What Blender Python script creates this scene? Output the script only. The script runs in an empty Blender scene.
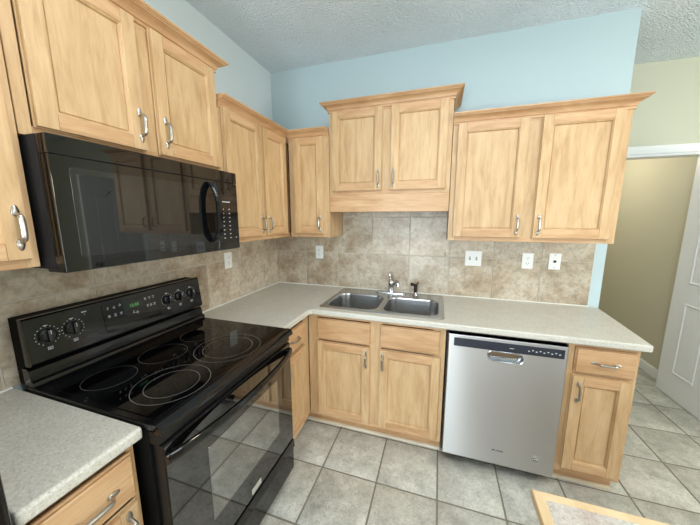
import bpy, bmesh, math, random
from mathutils import Vector, Matrix
PI = math.pi
random.seed(7)
SC = bpy.context.scene
COL = SC.collection

# ------------------------------------------------------------------ camera, world, light, exposure
cd = bpy.data.cameras.new('camera')
cam = bpy.data.objects.new('camera', cd); COL.objects.link(cam)
cam.location = (1.4568, -2.285, 1.5228)
cam.rotation_euler = tuple(math.radians(a) for a in (81.0016, -0.0545, 17.4825))
cd.sensor_width = 36; cd.lens = 276.45/700*36
cd.shift_x = -1.63/700; cd.shift_y = -0.37/700
cd.clip_start = 0.02
SC.camera = cam
SC.view_settings.view_transform = 'Standard'
SC.view_settings.look = 'None'
SC.view_settings.gamma = 1
SC.view_settings.use_curve_mapping = False
SC.view_settings.exposure = 0.16
w = bpy.data.worlds.new('sky'); SC.world = w; w.use_nodes = True
w.node_tree.nodes['Background'].inputs[0].default_value = (0.75, 0.88, 1, 1)
w.node_tree.nodes['Background'].inputs[1].default_value = 1.0

H = 2.762
XR, YR = 5.6, -4.6      # right wall, rear wall
def area(name, loc, rot, sx, sy, e, col):
    l = bpy.data.lights.new(name, 'AREA'); l.shape = 'RECTANGLE'; l.size = sx; l.size_y = sy; l.energy = e; l.color = col
    o = bpy.data.objects.new(name, l); COL.objects.link(o); o.location = loc; o.rotation_euler = rot
    return o
COOL = (0.80, 0.92, 1.0); WARM = (1.0, 0.90, 0.68)
# daylight entering by the openings of the rear wall, and by the right wall
WIN = [(0.35, 1.15, 0.1, 2.1), (1.66, 1.84, 0.25, 2.62), (2.40, 2.52, 0.25, 2.62), (2.70, 2.86, 0.25, 2.62), (3.35, 4.3, 0.05, 2.62)]  # first opening added for more low light; the next ones heightened for dishwasher streaks
for (a, b, c, d), pw in zip(WIN, (44, 34, 34, 30, 5)):
    area('window_daylight', ((a+b)/2, YR-0.10, (c+d)/2), (PI/2, 0, 0), b-a, d-c, pw*(b-a)*(d-c), COOL)
area('right_window_daylight', (XR+0.1, -2.6, 1.3), (0, PI/2, 0), 1.9, 1.5, 50, (0.95, 0.97, 1))
def bulb(name, loc, r, e, col):
    l = bpy.data.lights.new(name, 'POINT'); l.shadow_soft_size = r; l.energy = e; l.color = col
    o = bpy.data.objects.new(name, l); COL.objects.link(o); o.location = loc
# unseen overhead light added to brighten counters and floor
area('kitchen_fill_light', (1.25, -1.8, H-0.06), (0, 0, 0), 1.1, 0.5, 9, (0.93, 0.97, 1))
def bulb(name, loc, r, e, col):
    l = bpy.data.lights.new(name, 'POINT'); l.shadow_soft_size = r; l.energy = e; l.color = col
    o = bpy.data.objects.new(name, l); COL.objects.link(o); o.location = loc
# added lights out of view: overhead strips, then point lights
for x_, w_, e_ in ((1.62, 0.06, 4.5), (1.98, 0.035, 5.0), (2.13, 0.05, 6.5), (2.56, 0.30, 6.0)):     # added strips, placed to make streaks on the dishwasher door
    area('streak_strip_light', (x_, -1.8, H-0.06), (0, 0, 0), w_, 1.1, e_, (0.90, 0.96, 1))
bulb('kitchen_fill_light', (1.45, -3.3, 1.15), 0.25, 26, (0.93, 0.97, 1))  # unseen lamp added behind the camera to lift cabinets and ceiling
bulb('warm_fill_light', (4.1, -1.1, 1.9), 0.15, 40, WARM)  # unseen warm lamp added to tint the floor on the right
bulb('hall_fill_light', (2.8, 1.7, 2.2), 0.12, 17, (1.0, 0.94, 0.78))  # unseen lamp added to brighten the space past the doorway

# ------------------------------------------------------------------ materials
def newmat(name):
    m = bpy.data.materials.new(name); m.use_nodes = True
    nt = m.node_tree; b = nt.nodes['Principled BSDF']
    return m, nt, b
def N(nt, t, **kw):
    n = nt.nodes.new(t)
    for k, v in kw.items(): setattr(n, k, v)
    return n
def srgb(r, g, b):
    f = lambda c: (c/255/12.92 if c/255 <= 0.04045 else ((c/255+0.055)/1.055)**2.4)
    return (f(r), f(g), f(b), 1)
def ramp(nt, stops):
    n = nt.nodes.new('ShaderNodeValToRGB'); el = n.color_ramp.elements
    while len(el) > 1: el.remove(el[0])
    el[0].position = stops[0][0]; el[0].color = stops[0][1]
    for p, c in stops[1:]:
        e = el.new(p); e.color = c
    return n
def plain(name, col, rough=0.5, metal=0.0, spec=0.5, noise=0.0, nscale=30, coat=0):
    m, nt, b = newmat(name)
    b.inputs['Base Color'].default_value = col; b.inputs['Roughness'].default_value = rough
    b.inputs['Metallic'].default_value = metal; b.inputs['Specular IOR Level'].default_value = spec
    b.inputs['Coat Weight'].default_value = coat
    if noise:
        tc = N(nt, 'ShaderNodeTexCoord'); no = N(nt, 'ShaderNodeTexNoise'); no.inputs['Scale'].default_value = nscale
        nt.links.new(tc.outputs['Object'], no.inputs['Vector'])
        bp = N(nt, 'ShaderNodeBump'); bp.inputs['Strength'].default_value = noise; bp.inputs['Distance'].default_value = 0.002
        nt.links.new(no.outputs['Fac'], bp.inputs['Height']); nt.links.new(bp.outputs['Normal'], b.inputs['Normal'])
    return m
def wood(name, vertical=True, light=srgb(206, 172, 129), dark=srgb(187, 150, 106)):
    m, nt, b = newmat(name); L = nt.links.new
    tc = N(nt, 'ShaderNodeTexCoord'); oi = N(nt, 'ShaderNodeObjectInfo')
    mulr = N(nt, 'ShaderNodeMath', operation='MULTIPLY'); mulr.inputs[1].default_value = 37.0; L(oi.outputs['Random'], mulr.inputs[0])
    add = N(nt, 'ShaderNodeVectorMath', operation='ADD'); L(tc.outputs['Object'], add.inputs[0]); L(mulr.outputs[0], add.inputs[1])
    def mapped(s):
        mp = N(nt, 'ShaderNodeMapping'); mp.inputs['Scale'].default_value = s if vertical else (s[2], s[2], s[0]); L(add.outputs[0], mp.inputs['Vector']); return mp
    n1 = N(nt, 'ShaderNodeTexNoise'); n1.inputs['Scale'].default_value = 1.0; n1.inputs['Detail'].default_value = 6; n1.inputs['Roughness'].default_value = 0.62; n1.inputs['Distortion'].default_value = 0.6
    L(mapped((26, 26, 3.5)).outputs[0], n1.inputs['Vector'])
    n2 = N(nt, 'ShaderNodeTexNoise'); n2.inputs['Scale'].default_value = 1.0; n2.inputs['Detail'].default_value = 3; n2.inputs['Distortion'].default_value = 1.5
    L(mapped((9, 9, 2.4)).outputs[0], n2.inputs['Vector'])
    n3 = N(nt, 'ShaderNodeTexNoise'); n3.inputs['Scale'].default_value = 1.0; n3.inputs['Detail'].default_value = 2
    L(mapped((220, 220, 14)).outputs[0], n3.inputs['Vector'])
    r1 = ramp(nt, [(0.30, dark), (0.52, light), (0.8, srgb(217, 185, 144))]); L(n1.outputs['Fac'], r1.inputs[0])
    r2 = ramp(nt, [(0.3, (0.90, 0.87, 0.83, 1)), (0.62, (1, 1, 1, 1))]); L(n2.outputs['Fac'], r2.inputs[0])
    r3 = ramp(nt, [(0.3, (0.93, 0.91, 0.88, 1)), (0.6, (1, 1, 1, 1))]); L(n3.outputs['Fac'], r3.inputs[0])
    mx = N(nt, 'ShaderNodeMix', data_type='RGBA', blend_type='MULTIPLY'); mx.inputs[0].default_value = 1; L(r1.outputs[0], mx.inputs[6]); L(r2.outputs[0], mx.inputs[7])
    mx2 = N(nt, 'ShaderNodeMix', data_type='RGBA', blend_type='MULTIPLY'); mx2.inputs[0].default_value = 1; L(mx.outputs[2], mx2.inputs[6]); L(r3.outputs[0], mx2.inputs[7])
    hs = N(nt, 'ShaderNodeHueSaturation')
    mr = N(nt, 'ShaderNodeMapRange'); mr.inputs[3].default_value = 0.94; mr.inputs[4].default_value = 1.05; L(oi.outputs['Random'], mr.inputs[0]); L(mr.outputs[0], hs.inputs['Value'])
    L(mx2.outputs[2], hs.inputs['Color']); L(hs.outputs[0], b.inputs['Base Color'])
    b.inputs['Roughness'].default_value = 0.42; b.inputs['Coat Weight'].default_value = 0.1; b.inputs['Coat Roughness'].default_value = 0.25
    bp = N(nt, 'ShaderNodeBump'); bp.inputs['Strength'].default_value = 0.12; bp.inputs['Distance'].default_value = 0.001
    L(n1.outputs['Fac'], bp.inputs['Height']); L(bp.outputs[0], b.inputs['Normal'])
    return m
def wall_paint(name, col):
    m, nt, b = newmat(name); L = nt.links.new
    tc = N(nt, 'ShaderNodeTexCoord'); no = N(nt, 'ShaderNodeTexNoise'); no.inputs['Scale'].default_value = 160; no.inputs['Detail'].default_value = 3
    L(tc.outputs['Object'], no.inputs['Vector'])
    bp = N(nt, 'ShaderNodeBump'); bp.inputs['Strength'].default_value = 0.15; bp.inputs['Distance'].default_value = 0.002; L(no.outputs['Fac'], bp.inputs['Height'])
    L(bp.outputs[0], b.inputs['Normal']); b.inputs['Base Color'].default_value = col; b.inputs['Roughness'].default_value = 0.7
    return m
def popcorn():
    m, nt, b = newmat('popcorn_ceiling'); L = nt.links.new
    tc = N(nt, 'ShaderNodeTexCoord')
    v = N(nt, 'ShaderNodeTexVoronoi'); v.inputs['Scale'].default_value = 90
    no = N(nt, 'ShaderNodeTexNoise'); no.inputs['Scale'].default_value = 130; no.inputs['Detail'].default_value = 4
    ws = N(nt, 'ShaderNodeTexNoise'); ws.inputs['Scale'].default_value = 30
    L(tc.outputs['Object'], ws.inputs['Vector'])
    ad = N(nt, 'ShaderNodeMix', data_type='RGBA', blend_type='LINEAR_LIGHT'); ad.inputs[0].default_value = 0.02
    L(tc.outputs['Object'], ad.inputs[6]); L(ws.outputs['Color'], ad.inputs[7])
    L(ad.outputs[2], v.inputs['Vector']); L(tc.outputs['Object'], no.inputs['Vector'])
    sub = N(nt, 'ShaderNodeMath', operation='SUBTRACT'); L(no.outputs['Fac'], sub.inputs[0]); L(v.outputs['Distance'], sub.inputs[1])
    bp = N(nt, 'ShaderNodeBump'); bp.inputs['Strength'].default_value = 1.0; bp.inputs['Distance'].default_value = 0.009; L(sub.outputs[0], bp.inputs['Height'])
    L(bp.outputs[0], b.inputs['Normal'])
    big = N(nt, 'ShaderNodeTexNoise'); big.inputs['Scale'].default_value = 2.0; L(tc.outputs['Object'], big.inputs['Vector'])
    r = ramp(nt, [(0.3, srgb(224, 235, 240)), (0.7, srgb(236, 245, 250))]); L(big.outputs['Fac'], r.inputs[0])
    L(r.outputs[0], b.inputs['Base Color'])
    b.inputs['Roughness'].default_value = 0.95
    return m
def tile(name, cols, scale=6.0, rough=0.45, origin=(0, 0, 0), T=(0.31, 0.31, 0.31), bump=0.35, streak=False):
    """stone-look ceramic: every tile takes its own piece of the pattern"""
    m, nt, b = newmat(name); L = nt.links.new
    tc = N(nt, 'ShaderNodeTexCoord')
    mp = N(nt, 'ShaderNodeMapping'); mp.vector_type = 'POINT'
    mp.inputs['Location'].default_value = tuple(-o/t for o, t in zip(origin, T)); mp.inputs['Scale'].default_value = tuple(1/t for t in T)
    L(tc.outputs['Object'], mp.inputs['Vector'])
    fl = N(nt, 'ShaderNodeVectorMath', operation='FLOOR'); L(mp.outputs[0], fl.inputs[0])
    wn = N(nt, 'ShaderNodeTexWhiteNoise'); L(fl.outputs[0], wn.inputs['Vector'])
    sc = N(nt, 'ShaderNodeVectorMath', operation='SCALE'); sc.inputs[3].default_value = 9.0; L(wn.outputs['Color'], sc.inputs[0])
    ad = N(nt, 'ShaderNodeVectorMath', operation='ADD'); L(tc.outputs['Object'], ad.inputs[0]); L(sc.outputs[0], ad.inputs[1])
    n1 = N(nt, 'ShaderNodeTexNoise'); n1.inputs['Scale'].default_value = scale; n1.inputs['Detail'].default_value = 8; n1.inputs['Roughness'].default_value = 0.62; n1.inputs['Distortion'].default_value = 0.25
    n2 = N(nt, 'ShaderNodeTexNoise'); n2.inputs['Scale'].default_value = scale*6.5; n2.inputs['Detail'].default_value = 6; n2.inputs['Roughness'].default_value = 0.7
    n2.inputs['Distortion'].default_value = 1.5 if streak else 0.5
    L(ad.outputs[0], n1.inputs['Vector']); L(ad.outputs[0], n2.inputs['Vector'])
    r = ramp(nt, cols); L(n1.outputs['Fac'], r.inputs[0])
    r2 = ramp(nt, [(0.36, (0.74, 0.72, 0.69, 1)), (0.5, (1, 1, 1, 1)), (0.64, (1.16, 1.16, 1.16, 1))]); L(n2.outputs['Fac'], r2.inputs[0])
    mx = N(nt, 'ShaderNodeMix', data_type='RGBA', blend_type='MULTIPLY'); mx.inputs[0].default_value = 0.9; L(r.outputs[0], mx.inputs[6]); L(r2.outputs[0], mx.inputs[7])
    hs = N(nt, 'ShaderNodeHueSaturation'); mr = N(nt, 'ShaderNodeMapRange'); mr.inputs[3].default_value = 0.93; mr.inputs[4].default_value = 1.06
    L(wn.outputs['Value'], mr.inputs[0]); L(mr.outputs[0], hs.inputs['Value']); L(mx.outputs[2], hs.inputs['Color']); L(hs.outputs[0], b.inputs['Base Color'])
    a2 = N(nt, 'ShaderNodeMath', operation='ADD'); L(n1.outputs['Fac'], a2.inputs[0]); L(n2.outputs['Fac'], a2.inputs[1])
    bp = N(nt, 'ShaderNodeBump'); bp.inputs['Strength'].default_value = bump; bp.inputs['Distance'].default_value = 0.004
    L(a2.outputs[0], bp.inputs['Height']); L(bp.outputs[0], b.inputs['Normal'])
    b.inputs['Roughness'].default_value = rough
    return m
def laminate(name='speckled_laminate', k=1.0):
    m, nt, b = newmat(name); L = nt.links.new
    tc = N(nt, 'ShaderNodeTexCoord')
    n1 = N(nt, 'ShaderNodeTexNoise'); n1.inputs['Scale'].default_value = 170; n1.inputs['Detail'].default_value = 5; n1.inputs['Roughness'].default_value = 0.75
    n2 = N(nt, 'ShaderNodeTexNoise'); n2.inputs['Scale'].default_value = 14; n2.inputs['Detail'].default_value = 4
    L(tc.outputs['Object'], n1.inputs['Vector']); L(tc.outputs['Object'], n2.inputs['Vector'])
    r = ramp(nt, [(0.32, srgb(160, 155, 143)), (0.45, srgb(195, 191, 180)), (0.6, srgb(209, 206, 196)), (0.72, srgb(228, 227, 220))]); L(n1.outputs['Fac'], r.inputs[0])
    r2 = ramp(nt, [(0.35, (0.94*k*k, 0.935*k*k*k, 0.92*k*k*k, 1)), (0.65, (1*k, 1*k, 1*k, 1))]); L(n2.outputs['Fac'], r2.inputs[0])
    mx = N(nt, 'ShaderNodeMix', data_type='RGBA', blend_type='MULTIPLY'); mx.inputs[0].default_value = 1; L(r.outputs[0], mx.inputs[6]); L(r2.outputs[0], mx.inputs[7])
    L(mx.outputs[2], b.inputs['Base Color']); b.inputs['Roughness'].default_value = 0.38
    return m
def steel(name, rough=0.3, aniso=0.0, tan=(1, 0, 0), col=(0.62, 0.63, 0.64, 1), brush=None):
    m, nt, b = newmat(name); L = nt.links.new
    b.inputs['Base Color'].default_value = col; b.inputs['Metallic'].default_value = 1; b.inputs['Roughness'].default_value = rough
    b.inputs['Anisotropic'].default_value = aniso
    if aniso:
        c = N(nt, 'ShaderNodeCombineXYZ')
        for i in range(3): c.inputs[i].default_value = tan[i]
        L(c.outputs[0], b.inputs['Tangent'])
    if brush:
        tc = N(nt, 'ShaderNodeTexCoord'); mp = N(nt, 'ShaderNodeMapping'); mp.inputs['Scale'].default_value = brush
        no = N(nt, 'ShaderNodeTexNoise'); no.inputs['Scale'].default_value = 1; no.inputs['Detail'].default_value = 3
        L(tc.outputs['Object'], mp.inputs['Vector']); L(mp.outputs[0], no.inputs['Vector'])
        r = N(nt, 'ShaderNodeMapRange'); r.inputs[3].default_value = rough*0.8; r.inputs[4].default_value = rough*1.25; L(no.outputs['Fac'], r.inputs[0]); L(r.outputs[0], b.inputs['Roughness'])
        bp = N(nt, 'ShaderNodeBump'); bp.inputs['Strength'].default_value = 0.015; bp.inputs['Distance'].default_value = 0.001; L(no.outputs['Fac'], bp.inputs['Height']); L(bp.outputs[0], b.inputs['Normal'])
    return m
M = {}
M['wood_v'] = wood('maple_vertical', True)
M['wood_h'] = wood('maple_horizontal', False, srgb(204, 163, 121), srgb(182, 140, 98))
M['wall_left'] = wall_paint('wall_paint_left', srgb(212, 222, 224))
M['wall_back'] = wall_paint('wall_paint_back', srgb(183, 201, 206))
M['wall_cream'] = wall_paint('wall_paint_cream', srgb(200, 201, 182))
M['wall_tan'] = wall_paint('wall_paint_tan', srgb(204, 198, 176))
M['ceiling'] = popcorn()
STONE = [(0.28, srgb(148, 127, 103)), (0.45, srgb(177, 161, 139)), (0.58, srgb(196, 185, 167)), (0.75, srgb(176, 160, 138))]
BT = 0.3103
M['tile_back'] = tile('backsplash_tile_back', STONE, 5.5, 0.28, (2.475-8*BT, 0.5, 0.914), (BT, 1.0, BT))
M['tile_left'] = tile('backsplash_tile_left', STONE, 5.5, 0.28, (0.5, -0.245-10*BT, 0.914), (1.0, BT, BT))
FT = 0.3401
M['tile_floor'] = tile('floor_tile', [(0.30, srgb(158, 156, 147)), (0.47, srgb(184, 182, 172)), (0.6, srgb(202, 200, 190)), (0.75, srgb(172, 169, 158))], 7, 0.36, (0.836, -0.912, -0.5), (FT, FT, 1.0), 1.0, True)
M['grout_back'] = plain('grout_pale', srgb(190, 184, 170), 0.9, noise=0.3, nscale=300)
M['grout_floor'] = plain('grout_grey', srgb(128, 122, 108), 0.9, noise=0.3, nscale=300)
M['laminate'] = laminate()
M['caulk'] = plain('white_caulk', srgb(232, 230, 222), 0.5)
M['white'] = plain('white_trim_paint', srgb(236, 238, 238), 0.35)
M['door_white'] = plain('door_paint', srgb(243, 243, 243), 0.4, noise=0.1, nscale=120)
M['plastic_white'] = plain('white_plastic', srgb(240, 242, 240), 0.3)
M['slot'] = plain('dark_slot', srgb(40, 38, 36), 0.6)
M['black'] = plain('black_enamel', srgb(13, 13, 14), 0.10, spec=0.5)
M['black_glass'] = plain('black_glass', srgb(7, 7, 8), 0.035, spec=0.95, coat=0.3)
M['mw_black'] = plain('microwave_black_glass', srgb(10, 11, 12), 0.03, spec=0.65); M['ceramic'] = plain('black_ceramic_glass', srgb(6, 6, 7), 0.04, spec=0.45); M['ring_bright'] = plain('pale_grey_print', srgb(125, 125, 122), 0.35); M['window_glass'] = plain('oven_window_glass', srgb(45, 44, 40), 0.04, spec=1.0, coat=1.0)
M['window_glass'].node_tree.nodes['Principled BSDF'].inputs['IOR'].default_value = 2.3
M['black_glass'].node_tree.nodes['Principled BSDF'].inputs['IOR'].default_value = 1.6
M['mw_glass'] = plain('microwave_window_glass', srgb(26, 27, 27), 0.03, spec=0.6, coat=0.2)
M['black_matte'] = plain('black_plastic', srgb(16, 16, 17), 0.35)
M['dark_body'] = plain('charcoal_enamel', srgb(34, 34, 36), 0.6, spec=0.2)
M['flat_black'] = plain('flat_black', srgb(12, 12, 13), 0.7, spec=0.15)
M['dark_side'] = plain('dark_grey_enamel', srgb(30, 30, 32), 0.3)
M['mark'] = plain('pale_print', srgb(190, 195, 198), 0.5)
M['ring'] = plain('grey_print', srgb(88, 88, 86), 0.35)
M['badge'] = plain('silver_badge', srgb(200, 198, 190), 0.35, metal=0.3)
M['nickel'] = steel('satin_nickel', 0.33, col=(0.42, 0.39, 0.35, 1))
M['chrome'] = steel('chrome', 0.10, col=(0.52, 0.53, 0.55, 1))
M['dw_steel'] = steel('brushed_steel', 0.38, 1.0, (0, 0, 1), (0.60, 0.60, 0.60, 1), None)
M['sink_steel'] = steel('sink_steel', 0.24, col=(0.47, 0.48, 0.49, 1), brush=(3, 120, 3))
M['navy'] = plain('dark_blue_grey_panel', srgb(46, 50, 60), 0.25)
gm, gn, gb = newmat('green_display'); gb.inputs['Base Color'].default_value = (0, 0, 0, 1); gb.inputs['Emission Color'].default_value = (0.25, 1, 0.3, 1); gb.inputs['Emission Strength'].default_value = 0.35
M['green'] = gm

# ------------------------------------------------------------------ mesh helpers.  (w, d, z): along the wall, out of the wall, up
def V(w, d, z): return Vector((w, -d, z))
def bx(bm, w0, w1, d0, d1, z0, z1, bev=0.0, seg=2, mi=0):
    t = bmesh.new()
    vs = [t.verts.new(V(w, d, z)) for w in (w0, w1) for d in (d0, d1) for z in (z0, z1)]
    for f in ((0, 1, 3, 2), (4, 6, 7, 5), (0, 4, 5, 1), (2, 3, 7, 6), (0, 2, 6, 4), (1, 5, 7, 3)): t.faces.new([vs[i] for i in f])
    bmesh.ops.recalc_face_normals(t, faces=t.faces)
    if bev: bmesh.ops.bevel(t, geom=list(t.edges), offset=bev, segments=seg, profile=0.5, affect='EDGES')
    for f in t.faces: f.material_index = mi
    join(bm, t)
def join(bm, t):
    me = bpy.data.meshes.new('tmp'); t.to_mesh(me); t.free(); bm.from_mesh(me); bpy.data.meshes.remove(me)
def loft(bm, loops, close=True, cap0=False, cap1=False, mi=0):
    L = [[bm.verts.new(p) for p in lp] for lp in loops]
    n = len(L[0])
    for a, b in zip(L, L[1:]):
        for i in range(n if close else n-1):
            f = bm.faces.new((a[i], a[(i+1) % n], b[(i+1) % n], b[i])); f.material_index = mi
    if cap0: bm.faces.new(L[0]).material_index = mi
    if cap1: bm.faces.new(L[-1]).material_index = mi
def tube(bm, pts, r, n=10, cap=True, flat=1.0, flatdir=None, mi=0):
    """round tube through pts; r a number or a list"""
    pts = [Vector(p) for p in pts]; rs = r if isinstance(r, (list, tuple)) else [r]*len(pts)
    loops = []; up = None
    for i, p in enumerate(pts):
        t = (pts[min(i+1, len(pts)-1)]-pts[max(i-1, 0)]).normalized()
        if up is None:
            up = Vector(flatdir) if flatdir else (Vector((0, 0, 1)) if abs(t.z) < 0.9 else Vector((1, 0, 0)))
        u = (up - t*up.dot(t)).normalized(); v = t.cross(u); up = u
        loops.append([p + u*math.cos(2*PI*k/n)*rs[i]*flat + v*math.sin(2*PI*k/n)*rs[i] for k in range(n)])
    loft(bm, loops, True, cap, cap, mi)
def cyl(bm, c, axis, r0, r1, h, n=24, mi=0):
    c = Vector(c); a = Vector(axis).normalized()
    tube(bm, [c, c+a*h], [r0, r1], n, True, mi=mi)
def lathe(bm, c, prof, n=24, axis='z', mi=0):
    c = Vector(c); loops = []
    for r, h in prof:
        lp = []
        for k in range(n):
            a = 2*PI*k/n; x, y = r*math.cos(a), r*math.sin(a)
            lp.append(c + (Vector((x, y, h)) if axis == 'z' else Vector((x, -h, y))))
        loops.append(lp)
    loft(bm, loops, True, True, True, mi)
def rrect(w0, w1, a0, a1, r, k=6):
    pts = []
    for cx, cy, s in ((w1-r, a1-r, 0), (w0+r, a1-r, 1), (w0+r, a0+r, 2), (w1-r, a0+r, 3)):
        for i in range(k+1):
            a = PI/2*(s+i/k); pts.append((cx+r*math.cos(a), cy+r*math.sin(a)))
    return pts
def offset_poly(P, o):
    """inward mitred offset of a counter-clockwise polygon"""
    n = len(P); out = []
    for i in range(n):
        p0, p1, p2 = Vector(P[i-1]), Vector(P[i]), Vector(P[(i+1) % n])
        d1 = (p1-p0).normalized(); d2 = (p2-p1).normalized()
        n1 = Vector((-d1.y, d1.x)); n2 = Vector((-d2.y, d2.x)); b = (n1+n2)
        b.normalize(); out.append(p1 + b*(o/max(0.3, b.dot(n1))))
    return out
def sweep(bm, prof, path, caps=True, mi=0):
    """prof: closed list of (out, z); path: list of (w, d) points, out lies to the right of travel"""
    P = [Vector(p) for p in path]; loops = []
    for i, p in enumerate(P):
        d1 = (P[i]-P[i-1]).normalized() if i > 0 else (P[1]-P[0]).normalized()
        d2 = (P[i+1]-P[i]).normalized() if i < len(P)-1 else d1
        n1 = Vector((-d1.y, d1.x)); n2 = Vector((-d2.y, d2.x)); b = (n1+n2).normalized(); k = 1/max(0.3, b.dot(n1))
        loops.append([V(p.x + b.x*o*k, p.y + b.y*o*k, z) for o, z in prof])
    loft(bm, loops, True, caps, caps, mi)
def fillholes(bm, loops, make):
    """triangulated flat plate with holes; loops of 2-D points, make(p) -> 3-D"""
    t = bmesh.new(); es = []
    for lp in loops:
        vs = [t.verts.new(make(p)) for p in lp]
        for i in range(len(vs)): es.append(t.edges.new((vs[i-1], vs[i])))
    bmesh.ops.triangle_fill(t, use_beauty=True, use_dissolve=False, edges=es)
    join(bm, t)
def smooth_by_angle(me, ang=0.6):
    for p in me.polygons: p.use_smooth = True
    try: me.set_sharp_from_angle(angle=ang)
    except Exception: pass
def obj(name, bm, mat, parent=None, smooth=True, recalc=True, loc=None):
    bmesh.ops.remove_doubles(bm, verts=bm.verts, dist=1e-5)
    if recalc: bmesh.ops.recalc_face_normals(bm, faces=bm.faces)
    me = bpy.data.meshes.new(name); bm.to_mesh(me); bm.free()
    for m in (mat if isinstance(mat, (list, tuple)) else [mat]): me.materials.append(m)
    if smooth: smooth_by_angle(me)
    o = bpy.data.objects.new(name, me); COL.objects.link(o)
    if smooth and len(me.polygons) < 4000:
        wn = o.modifiers.new('weighted_normal', 'WEIGHTED_NORMAL'); wn.keep_sharp = True; wn.weight = 100
    if parent: o.parent = parent
    if loc: o.location = loc
    return o
def B(): return bmesh.new()
def thing(name, label, cat, loc=(0, 0, 0), rz=0, group=None):
    o = bpy.data.objects.new(name, None); COL.objects.link(o); o.location = loc; o.rotation_euler = (0, 0, rz)
    o.empty_display_size = 0.1
    o['label'] = label; o['category'] = cat
    if group: o['group'] = group
    return o
def tag(o, label, cat, group=None):
    o['label'] = label; o['category'] = cat
    if group: o['group'] = group
    return o
def struct(o):
    o['kind'] = 'structure'; return o
def one(name, mat, parent, *boxes, bev=0.0):
    b = B()
    for q in boxes: bx(b, *q, bev=bev)
    return obj(name, b, mat, parent)
def text(name, s, size, mat, parent, loc, rot, thick=0.0003):
    c = bpy.data.curves.new(name, 'FONT'); c.body = s; c.size = size; c.extrude = thick; c.align_x = 'CENTER'; c.align_y = 'CENTER'
    t = bpy.data.objects.new(name, c); COL.objects.link(t)
    bpy.context.view_layer.update()
    me = bpy.data.meshes.new_from_object(t.evaluated_get(bpy.context.evaluated_depsgraph_get()))
    bpy.data.objects.remove(t)
    me.materials.clear(); me.materials.append(mat)
    o = bpy.data.objects.new(name, me); COL.objects.link(o); o.parent = parent; o.location = loc; o.rotation_euler = rot
    return o

# ------------------------------------------------------------------ room shell
YH = 0.77               # the wall with the doorway, behind the kitchen's back wall
XE = 2.5407             # free end of the kitchen's back wall
TW = 0.12
def tiles2d(bm, u0, u1, v0, v1, uo, vo, T, g, make_box):
    i0 = math.floor((u0-uo)/T)-1; i1 = math.ceil((u1-uo)/T)+1
    j0 = math.floor((v0-vo)/T)-1; j1 = math.ceil((v1-vo)/T)+1
    for i in range(i0, i1):
        for j in range(j0, j1):
            a, b, c, d = max(u0, uo+i*T+g/2), min(u1, uo+(i+1)*T-g/2), max(v0, vo+j*T+g/2), min(v1, vo+(j+1)*T-g/2)
            if b-a > 0.004 and d-c > 0.004: make_box(a, b, c, d)
# floor: grout bed and tiles
b = B(); bx(b, -0.14, XR+0.14, -3.3, -YR+0.14, -0.10, -0.003)
floor = struct(obj('floor', b, M['grout_floor']))
b = B()
def ft(a, b1, c, d): bx(b, a, b1, -d, -c, -0.008, 0.0, 0.003, 2)
tiles2d(b, 0.0, XR, YR, 3.2, 0.836, -0.912, FT, 0.010, ft)
o = obj('floor_tiles', b, M['tile_floor'], floor); struct(o)
b = B(); bx(b, -0.14, XR+0.14, -3.3, -YR+0.14, H, H+0.1); struct(obj('ceiling', b, M['ceiling']))
b = B(); bx(b, -TW, 0, -3.2, -YR, 0, H); wl = struct(obj('wall_left', b, M['wall_left']))
b = B(); bx(b, 0, XE, -TW, 0, 0, H); wb = struct(obj('wall_back', b, M['wall_back']))
# wall with the doorway: doorway x 2.62..3.43, height 2.045
DX0, DX1, DH = 2.615, 3.505, 2.05
b = B(); bx(b, 0, DX0, -YH-TW, -YH, 0, H); bx(b, DX1, XR, -YH-TW, -YH, 0, H); bx(b, DX0, DX1, -YH-TW, -YH, DH, H)
struct(obj('wall_hall', b, M['wall_cream']))
b = B(); bx(b, 3.52, 3.65, -3.1, -YH-TW, 0, H); struct(obj('wall_closet_right', b, M['wall_tan']))
b = B(); bx(b, 0, 3.65, -3.2, -3.1, 0, H); struct(obj('wall_closet_back', b, M['wall_tan']))
b = B(); bx(b, 2.0, 2.1, -3.1, -YH-TW, 0, H); struct(obj('wall_closet_left', b, M['wall_tan']))
# rear wall with window openings, right wall with an opening
b = B(); xs = [0] + [v for q in WIN for v in q[:2]] + [XR]
for i in range(0, len(xs), 2): bx(b, xs[i], xs[i+1], -YR, -YR+TW, 0, H)
for (x0, x1, z0, z1) in WIN:
    bx(b, x0, x1, -YR, -YR+TW, 0, z0); bx(b, x0, x1, -YR, -YR+TW, z1, H)
struct(obj('wall_rear', b, M['wall_cream']))
b = B(); bx(b, XR, XR+TW, -YH, 1.85, 0, H); bx(b, XR, XR+TW, 3.35, -YR, 0, H); bx(b, XR, XR+TW, 1.85, 3.35, 0, 0.35); bx(b, XR, XR+TW, 1.85, 3.35, 2.25, H)
struct(obj('wall_right', b, M['wall_cream']))
for n, (x0, x1, z0, z1) in enumerate(WIN):  # the first one frames the opening added for light
    f = 0.045; b = B()
    bx(b, x0, x0+f, -YR+0.02, -YR+0.07, z0, z1); bx(b, x1-f, x1, -YR+0.02, -YR+0.07, z0, z1)
    bx(b, x0+f, x1-f, -YR+0.02, -YR+0.07, z0, z0+f); bx(b, x0+f, x1-f, -YR+0.02, -YR+0.07, z1-f, z1); bx(b, x0+f, x1-f, -YR+0.025, -YR+0.065, 1.22, 1.25)
    struct(obj('window_%d' % (n+1), b, M['white']))
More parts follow.
